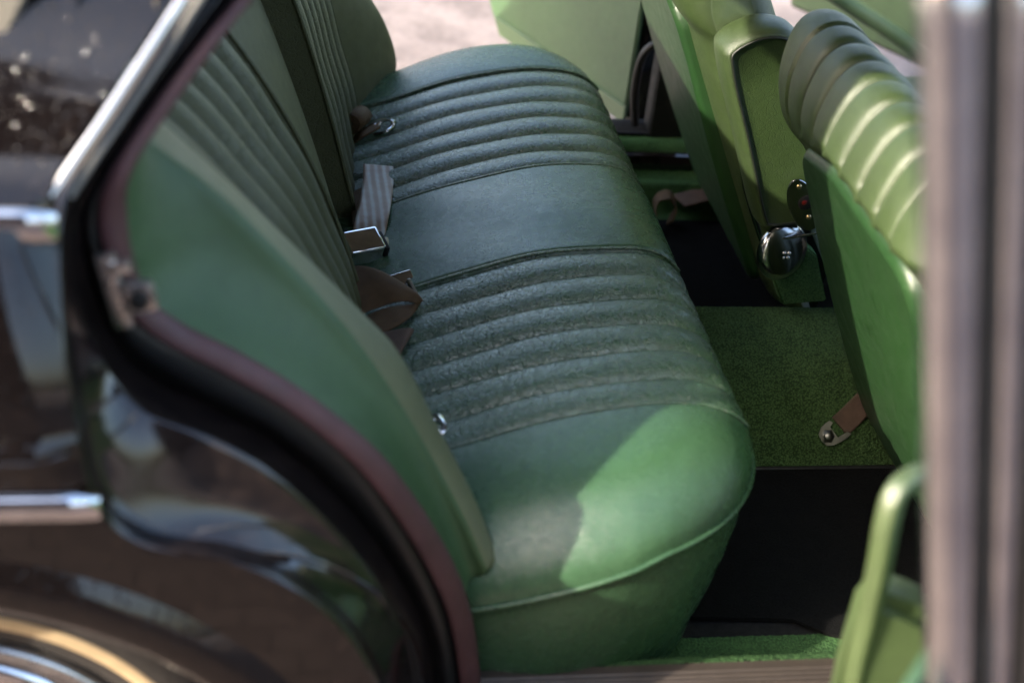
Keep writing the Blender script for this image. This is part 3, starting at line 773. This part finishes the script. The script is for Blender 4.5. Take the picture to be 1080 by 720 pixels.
# recliner disc + bracket
dc = at(827, 266, 'y', ya-.008)
dax = np.array([-.35, 1., -.25])
disc = lathe('hinge_disc', [(.0001, -.0085), (.014, -.0083), (.030, -.0068), (.040, -.0042), (.0455, .000), (.0465, .004), (.0455, .010), (.041, .014)], dc, dax, simple('satin_chrome', (.42, .42, .42), .17, 1.), car, 64, 'round chrome hinge cover beside the armrest')
for dx_, dz_ in ((-.004, .004), (.004, .004), (-.004, -.004), (.004, -.004)):
    lathe('hinge_stud', [(.0001, -.0035), (.0022, -.003), (.003, 0)], dc+np.array([dx_, -.0092, dz_]), dax, M_alu, disc, 12)
prism('seat_bracket', [at(812, 285, 'y', .05), at(838, 250, 'y', .05), at(862, 270, 'y', .05), at(872, 318, 'y', .05), at(825, 322, 'y', .05)], (0, .03, 0), M_carpet2, car, .003)
tube('recliner_lever', [at(782, 165, 'y', .10), at(787, 200, 'y', .10), at(797, 235, 'y', .09), at(806, 262, 'y', .08)], .006, M_chrome, car, n=30, flat=(.004, .010), up=(0, 1, 0))
tube('trim_strip', [at(822, 252, 'y', .024), at(845, 249, 'y', .024), at(872, 243, 'y', .024)], .002, M_chrome, arm, n=20)

# ---- seat belts
def buckle_box(name, c, ax_x, ax_y, size, mat, parent, bev=.004):
    X_ = Vector(ax_x).normalized(); Y_ = Vector(ax_y); Y_ = (Y_-X_*Y_.dot(X_)).normalized(); Z_ = X_.cross(Y_)
    bm = bmesh.new(); bm_box(bm, c, size, Matrix((X_, Y_, Z_)).transposed(), bev, seg=3); return frombm(name, bm, mat, parent)
def onc(px, py, lift=.003):
    z = .30
    for _ in range(12):
        p = at(px, py, 'z', z); z = cush_at(min(X0-.01, p[0]), p[1], lift)[2]
    return at(px, py, 'z', z)
# (A) rolled belt with a tongue, by the far backrest
def roll(c, axis, r0, r1, turns, width, mat, parent):
    ax = np.array(axis, float); ax /= np.linalg.norm(ax); a = np.cross(ax, (0, 0, 1.)); a /= np.linalg.norm(a); b = np.cross(ax, a)
    rows = []
    n = int(turns*40)
    for i in range(n):
        th = i/40*2*PI; r = r0+(r1-r0)*i/n
        p = c+a*r*math.cos(th)+b*r*math.sin(th)
        rows.append([p-ax*width/2, p+ax*width/2])
    R_ = np.array(rows); 
    o = grid('seat_belt', R_, mat, parent); m = o.modifiers.new('thick', 'SOLIDIFY'); m.thickness = .0016; return o
ca = onc(376, 127, .021)
bA = roll(ca, at(383, 118, 'z', ca[2])-at(357, 138, 'z', ca[2]), .004, .0195, 4, .043, M_web, car); bA['label'] = 'brown seat belt rolled up by the far backrest'
ribbon('belt_end', [onc(372, 148, .004), onc(384, 141, .008), onc(398, 133, .009)], .018, M_web, bA, side=onc(390, 128)-onc(398, 142), n=20)
def ring_plate(name, outer, inner, th, mat, parent):
    """flat plate with an opening"""
    n = len(outer); o = np.array(outer); i = np.array(inner); up = np.array([0, 0, th])
    return grid(name, np.array([o, o+up, i+up, i, o]), mat, parent, closev=True)
so = [onc(a, b, .006) for a, b in ((376, 144), (384, 137), (394, 130), (402, 127), (410, 127), (417, 129), (416, 134), (408, 140), (398, 142), (386, 143))]
ci = np.mean(so, 0)+(onc(407, 134, .006)-onc(400, 134, .006))
si = [ci+(p-ci)*np.array([.5, .5, 1.]) for p in so]
tg = ring_plate('belt_tongue', spline(so, 50, True), spline(si, 50, True), .003, M_chrome, bA)
# (B) striped strap and its buckle
sd = at(411, 200, 'z', .3)-at(380, 196, 'z', .3)
pB = [onc(399, 175, .004), onc(399, 190, .012), onc(397, 208, .017), onc(393, 228, .016), onc(389, 246, .010)]
bB = ribbon('seat_belt', pB, .048, M_webs, car, side=[at(413, 166, 'z', .3)-at(386, 178, 'z', .3), sd, sd, at(411, 224, 'z', .3)-at(379, 226, 'z', .3), at(406, 246, 'z', .3)-at(374, 246, 'z', .3)], n=70, label='faded striped lap belt lying across the cushion middle')
ribbon('belt_end', [onc(379, 200, .004), onc(378, 212, .010), onc(377, 226, .008), onc(380, 240, .006)], .02, M_web, bB, side=(1, .2, .6), n=30)
bc = onc(382, 260, .024)
bb = buckle_box('buckle', bc, at(404, 250, 'z', .3)-at(362, 258, 'z', .3), (-.1, 1, .35), (.056, .042, .034), M_chrome, bB, .005)
buckle_box('buckle_button', bc+(at(404, 262, 'z', .3)-at(388, 263, 'z', .3))*1.36, at(404, 250, 'z', .3)-at(362, 258, 'z', .3), (-.1, 1, .35), (.006, .034, .026), M_black, bB, .002)
lathe('buckle_pin', [(.0001, -.006), (.004, -.005), (.0045, .0), (.004, .006)], onc(407, 255, .008), (0, 1, .3), simple('ivory_plastic', (.6, .55, .4), .4), bB, 16)
# (C) big twisted brown belt with chrome tongue
def sheet(name, e1, e2, mat, parent, n=70, label=None, bulge=0.):
    """strap between two edge curves, with thickness"""
    A_, B_ = spline(e1, n), spline(e2, n); rows = []
    for i in range(n):
        rows.append([A_[i]+(B_[i]-A_[i])*t+np.array([0, 0, bulge*math.sin(t*PI)]) for t in np.linspace(0, 1, 14)])
    o = grid(name, np.array(rows), mat, parent, label=label); m = o.modifiers.new('thick', 'SOLIDIFY'); m.thickness = .002; m.offset = 0
    return o
def P5(px, py, l): return onc(px, py, l)
bC = sheet('seat_belt', [P5(350, 322, .020), P5(358, 300, .036), P5(371, 282, .044), P5(394, 283, .044), P5(420, 296, .030), P5(440, 310, .014), P5(447, 318, .006)],
                        [P5(362, 352, .004), P5(368, 341, .008), P5(382, 331, .018), P5(400, 324, .024), P5(420, 318, .020), P5(436, 319, .011), P5(442, 323, .005)], M_web, car, label='brown seat belt twisted over itself below the chrome buckle', bulge=.004)
sheet('belt_fold', [P5(443, 320, .006), P5(430, 322, .012), P5(412, 324, .016), P5(394, 330, .014), P5(376, 340, .010), P5(364, 352, .004)],
                   [P5(441, 324, .005), P5(434, 333, .006), P5(420, 343, .006), P5(404, 351, .006), P5(386, 356, .004), P5(370, 362, .003)], M_web, bC, bulge=.003)
sheet('belt_end', [P5(376, 356, .003), P5(392, 353, .008), P5(412, 349, .010), P5(430, 346, .012), P5(436, 348, .009), P5(433, 352, .004)],
                  [P5(384, 380, .002), P5(396, 375, .006), P5(408, 375, .008), P5(418, 373, .009), P5(421, 375, .007), P5(418, 377, .003)], M_web2, bC)
tC = onc(424, 300, .012)
buckle_box('belt_tongue', tC, at(436, 292, 'z', .3)-at(410, 300, 'z', .3), (.1, 1, .7), (.042, .034, .005), M_chrome, bC, .0015)
buckle_box('belt_clip', onc(435, 305, .010), at(436, 292, 'z', .3)-at(410, 300, 'z', .3), (.1, 1, .5), (.005, .030, .010), M_alu, bC, .0015)
# (D) chrome tongue peeping out by the near bolster
so = [onc(a+9, b, .016) for a, b in ((440, 446), (446, 440), (454, 439), (460, 446), (461, 455), (456, 460), (448, 457))]; ci = np.mean(so, 0)
ring_plate('seat_belt_tongue', spline(so, 40, True), spline([ci+(p-ci)*.45 for p in so], 40, True), .004, M_chrome, car)['label'] = 'small chrome belt tongue beside the near bolster'
# (E) belt anchored on the tunnel
def ont(px, py, lift=0):
    return at(px, py, 'z', .05+0)  # replaced below
TP = np.array([(-.196, -.004), (-.185, .012), (-.165, .045), (-.12, .090), (-.05, .116), (.03, .122)])
def ontun(px, py, lift):
    z = .05
    for _ in range(15):
        p = at(px, py, 'z', z); z = .5*z+.5*(float(np.interp(p[1], TP[:, 0], TP[:, 1]))+lift)
    return at(px, py, 'z', z)
e0, e1, e2, e3 = ontun(872, 460, .006), ontun(890, 446, .008), ontun(908, 428, .014), ontun(932, 404, .03)
acr = ontun(896, 458, .008)-ontun(880, 436, .008); acr /= np.linalg.norm(acr)
bE = ribbon('seat_belt', [e0+(e1-e0)*.75, e1+(e2-e1)*.3, e2, e3, e3+(e3-e2)*.6], .036, M_web2, car, side=acr, n=50, label='short brown belt bolted to the carpeted tunnel')
dE = (e1-e0)/np.linalg.norm(e1-e0); nE = np.cross(dE, acr); nE *= np.sign(nE[2])
pl_ = []
for s_, w_ in ((1.7, -.019), (1.3, -.020), (.6, -.019), (0, -.0165), (-.5, -.011), (-.62, 0), (-.5, .011), (0, .0165), (.5, .0175), (.9, .017), (1.0, .012), (.62, .009), (.62, -.011), (1.55, -.013)):
    pl_.append(e0+dE*s_*.019+acr*(-w_)+nE*.002)
prism('anchor_plate', pl_, nE*.003, M_steel, bE, 0)
lathe('anchor_bolt', [(.0001, .009), (.007, .009), (.0078, .007), (.008, .004), (.011, .0035), (.0115, .002)], e0+nE*.002, nE, M_steel, bE, 6)
buckle_box('belt_clip', e3-nE*.0+acr*.0, dE, acr, (.006, .036, .006), M_alu, bE, .001)
# (F) far belt on the far footwell
fb = lambda px, py, z: at(px, py, 'z', z)
bF = ribbon('seat_belt', [fb(690, 232, .03), fb(694, 212, .055), fb(706, 206, .06), fb(712, 218, .04), fb(706, 236, .015)], .03, M_web, car, side=(.25, 1, .1), n=50, label='brown belt loop in the shade of the far footwell')
ribbon('belt_end', [fb(716, 212, .04), fb(740, 206, .045), fb(770, 198, .05), fb(800, 190, .05)], .045, M_web2, bF, side=(.1, 1, .1), n=40)

# ---- floor mats: loose things
def matmesh(name, outline2d, z, label):
    n = 60; xs_ = np.linspace(0, 1, n)
    bm = bmesh.new(); vs = [bm.verts.new((a, b, z)) for a, b in outline2d]; f = bm.faces.new(vs)
    r = bmesh.ops.extrude_face_region(bm, geom=[f]); bmesh.ops.translate(bm, vec=(0, 0, .006), verts=[e for e in r['geom'] if isinstance(e, bmesh.types.BMVert)])
    o = frombm(name, bm, M_mat, None, 30); o['label'] = label; o['category'] = 'floor mat'; o['group'] = 'black floor mats in the rear footwells'
    # hem
    return o
nm_o = [(-.10, -.20), (.60, -.20), (.60, -.42), (.25, -.50), (.215, -.545), (.19, -.535), (.15, -.508), (.03, -.500), (-.10, -.49)]
matmesh('floor_mat', nm_o, -.001, 'black floor mat in the near rear footwell beside the open door')
matmesh('floor_mat', [(-.10, .19), (.60, .19), (.60, .555), (.10, .57), (-.10, .56)], -.001, 'black floor mat in the far rear footwell beyond the tunnel')

# ---- doors
def door_frame_axes(h, e):
    d = np.array([e[0]-h[0], e[1]-h[1], 0]); L = np.linalg.norm(d); d /= L; return d, L
def door(hinge, end, inner_n, nm, label, zlo, arch, matp, zhi=.66):
    """slab door: outline in (s along door, z)"""
    h = np.array([hinge[0], hinge[1], 0.]); d, L = door_frame_axes(hinge, end); n_ = np.array([inner_n[0], inner_n[1], 0.]); n_ -= d*(n_@d); n_ /= np.linalg.norm(n_)
    pts = [(0, zlo), (.0, zhi), (L, zhi)]
    pts += [(L, zlo+arch[1]), (L-arch[0]*.35, zlo+arch[1]*.80), (L-arch[0]*.75, zlo+arch[1]*.35), (L-arch[0]*.95, zlo+arch[1]*.10), (L-arch[0]-.03, zlo)] if arch[0] else [(L, zlo)]
    P3 = [h+d*s+np.array([0, 0, z]) for s, z in pts]
    o = prism(nm, P3, -n_*.07, M_paint, car, .006, label=label)
    # inner vinyl card, inset
    c = np.array([(s, z) for s, z in pts]); cen = c.mean(0)
    q = []
    for s, z in c:
        q.append((s+np.clip(cen[0]-s, -.012, .012), z+np.clip(cen[1]-z, -.012, .012)))
    P4 = [h+d*s+np.array([0, 0, z])+n_*.0 for s, z in q]
    prism('door_card', P4, n_*.014, matp, o, .004)
    return o, h, d, n_, L
# far rear door
o, h, d, n_, L = door((.205, .835), (-.14, 1.605), (-1, -.4), 'door', 'open far rear door with a plain green vinyl card', .075, (.30, .32), M_door)
kz = .085
prism('kick_strip', [h+d*s_+n_*.014+np.array([0, 0, z_]) for s_, z_ in ((.005, .082), (.005, .120), (.53, .120), (.50, .082))], n_*.006, M_piping, o, .002)
tube('card_trim', [h+d*.0+n_*.018+np.array([0, 0, .385]), h+d*.30+n_*.018+np.array([0, 0, .385]), h+d*.80+n_*.018+np.array([0, 0, .385])], .0045, M_chrome, o, n=20)
# far front door, further ahead
o2, h2, d2, n2, L2 = door((1.25, .86), (.80, 1.62), (-1, -.5), 'door', 'open far front door with dark green card', .06, (0, 0), M_doordk)
tube('pull_bar', [at(860, -20, 'y', 1.25), at(900, 8, 'y', 1.22), at(940, 34, 'y', 1.17), at(985, 66, 'y', 1.12)], .02, M_doordk, o2, n=30, k=14)
# near rear door
hinge = (.235, -.80); FE = at(978, 360, 'y', -1.20)
end = (FE[0]-.012, -1.24)
o3, h3, d3, n3, L3 = door(hinge, (end[0]+.035, end[1]), (-1, .9), 'door', 'open near rear door with chrome window frame and green pull', .0, (.30, .40), M_door, .60)
# window frame: vertical rear bar leaning inward, built as two chrome ribs round a dark channel
def bar(name, pa, pb, offs, r, mat, k=14):
    return tube(name, [pa+offs, (pa+pb)/2+offs, pb+offs], r, mat, o3, n=20, k=k)
pa = at(1000, 760, 'y', -1.20); pb = at(1000, -40, 'y', -1.20); ln = pb-pa
pa = pa-ln*.5*0
sx = at(1020, 360, 'y', -1.20)-at(1000, 360, 'y', -1.20); sx = sx/np.linalg.norm(sx)
bar('window_frame', pa-ln*.2, pb+ln*.02, sx*.0, .0140, M_frame)
bar('frame_channel', pa-ln*.2, pb+ln*.02, sx*.0200+np.array([0, .006, 0]), .012, M_black)
bar('window_frame', pa-ln*.2, pb+ln*.02, sx*.0340, .0075, M_frame)
bar('frame_channel', pa-ln*.2, pb+ln*.02, sx*.052+np.array([0, .004, 0]), .009, M_rubber)
# frame along waist, top rail and glass
q0 = pa-ln*.2+sx*.05; q1 = pb+sx*.05
hb = h3+np.array([0, 0, .61]); ht = h3+(-n3*0)+np.array([0, 0, 1.02])+n3*.12
tube('window_frame', [q1, (q1+ht)/2+np.array([0, 0, .02]), ht, hb], .010, M_chrome, o3, n=60)
gl = N('window_glass'); gl.set(Base_Color=(.9, .95, .92), Roughness=.01); gl.b.inputs['Transmission Weight'].default_value = 1.; gl.b.inputs['IOR'].default_value = 1.45
bm = bmesh.new(); bm.faces.new([bm.verts.new(v) for v in (q0, q1, ht, hb)]); frombm('window_pane', bm, gl.m, o3, 0)
# pull handle
hp = [at(978, 500, 'y', -.945), at(960, 506, 'y', -.955), at(945, 520, 'y', -.965), at(936, 550, 'y', -.97), at(928, 595, 'y', -.97), at(917, 648, 'y', -.965), at(905, 700, 'y', -.96), at(900, 740, 'y', -.955)]
tube('pull_handle', hp, .011, M_handle, o3, n=60, k=14, flat=(.0088, .0095))
ar = [(905, 655), (925, 632), (950, 640), (985, 655), (1000, 790), (870, 790), (884, 725)]
prism('door_armrest', [at(a, b, 'y', -.965) for a, b in ar], (.015, .05, 0), M_handle, o3, .012, seg=4)

# ------------------------------------------------------------------ surroundings
def ground_mat():
    s = N('pale_paving'); v = s.noise(5, 6, .65); w = s.noise(60, 5, .7)
    s.set(Base_Color=s.ramp(s.math('ADD', s.math('MULTIPLY', v, .6), s.math('MULTIPLY', w, .4)), [(.40, (.13, .105, .097)), (.60, (.25, .205, .19))]), Roughness=.9, Normal=s.bump(w, .004))
    return s.m
bm = bmesh.new(); bmesh.ops.create_grid(bm, x_segments=4, y_segments=4, size=60, matrix=Matrix.Translation((0, 0, -.225)))
g = frombm('ground', bm, ground_mat(), None, 0); g['kind'] = 'structure'; g['label'] = 'pale pinkish paving around the car'
def sett():
    s = N('brown_setts')
    br = s.node('TexBrick', {'Vector': s.co, 'Color1': (.13, .09, .075, 1), 'Color2': (.085, .058, .048, 1), 'Mortar': (.02, .015, .012, 1), 'Scale': 11., 'Mortar Size': .03, 'Bias': 0., 'Brick Width': .9, 'Row Height': .5})
    s.set(Base_Color=br.outputs['Color'], Roughness=.8, Normal=s.bump(s.math('MULTIPLY', br.outputs['Fac'], -1.), .01))
    return s.m
bm = bmesh.new(); bm.faces.new([bm.verts.new(v) for v in ((-9, -30, -.221), (9, -30, -.221), (9, -.95, -.221), (-9, -.95, -.221))])
rd = frombm('road', bm, sett(), None, 0); rd['kind'] = 'structure'; rd['label'] = 'dark brown stone setts in front of the car'

s = N('brown_brick'); 
bco = s.node('Mapping', {'Vector': s.co, 'Rotation': (PI/2, 0, 0)}).outputs[0]
br = s.node('TexBrick', {'Vector': bco, 'Color1': (.085, .045, .032, 1), 'Color2': (.05, .028, .022, 1), 'Mortar': (.03, .025, .02, 1), 'Scale': 9., 'Mortar Size': .02, 'Brick Width': .9, 'Row Height': .3})
s.set(Base_Color=br.outputs['Color'], Roughness=.85)
bm = bmesh.new(); bm_box(bm, (-5.6, -8.2, 4.4), (14, .3, 9.3), None, 0); bm_box(bm, (-5.6, -8.2, 9.0), (14.1, .4, .1), None, 0)
wl = frombm('brick_wall', bm, s.m, None, 0); wl['label'] = 'brown brick wall mirrored in the black car paint'; wl['category'] = 'wall'
# ------------------------------------------------------------------ light
w = bpy.data.worlds.new('World'); bpy.context.scene.world = w; w.use_nodes = True
nt = w.node_tree; sky = nt.nodes.new('ShaderNodeTexSky'); sky.sky_type = 'NISHITA'; sky.sun_disc = False; sky.dust_density = 4.; sky.ozone_density = .6; sky.air_density = 1.
SUN = np.array([-.80, -.38, .48]); SUN /= np.linalg.norm(SUN)
el = math.asin(SUN[2]); az = math.atan2(SUN[0], SUN[1])
sky.sun_elevation = el; sky.sun_rotation = az
nt.links.new(sky.outputs[0], nt.nodes['Background'].inputs[0]); nt.nodes['Background'].inputs[1].default_value = .15
L_ = bpy.data.lights.new('sun', 'SUN'); L_.energy = 2.1; L_.angle = math.radians(.7); L_.color = (1, .91, .77)
so_ = bpy.data.objects.new('sun', L_); C.objects.link(so_); so_.rotation_euler = Vector(SUN).to_track_quat('Z', 'Y').to_euler()

cd = bpy.data.cameras.new('camera'); co = bpy.data.objects.new('camera', cd); C.objects.link(co)
M = Matrix((tuple(BR), tuple(BU), tuple(-BF))).transposed().to_4x4(); M.translation = Vector(CAM); co.matrix_world = M
cd.sensor_width = 36; cd.lens = FPX/1080*36; cd.clip_start = .02; cd.clip_end = 300
cd.dof.use_dof = True; cd.dof.focus_distance = 2.06; cd.dof.aperture_fstop = 2.4; cd.dof.aperture_blades = 0
sc = bpy.context.scene; sc.camera = co
sc.view_settings.view_transform = 'Standard'; sc.view_settings.look = 'None'; sc.view_settings.exposure = 2.45; sc.view_settings.gamma = 1
sc.render.resolution_x = 1024; sc.render.resolution_y = 682
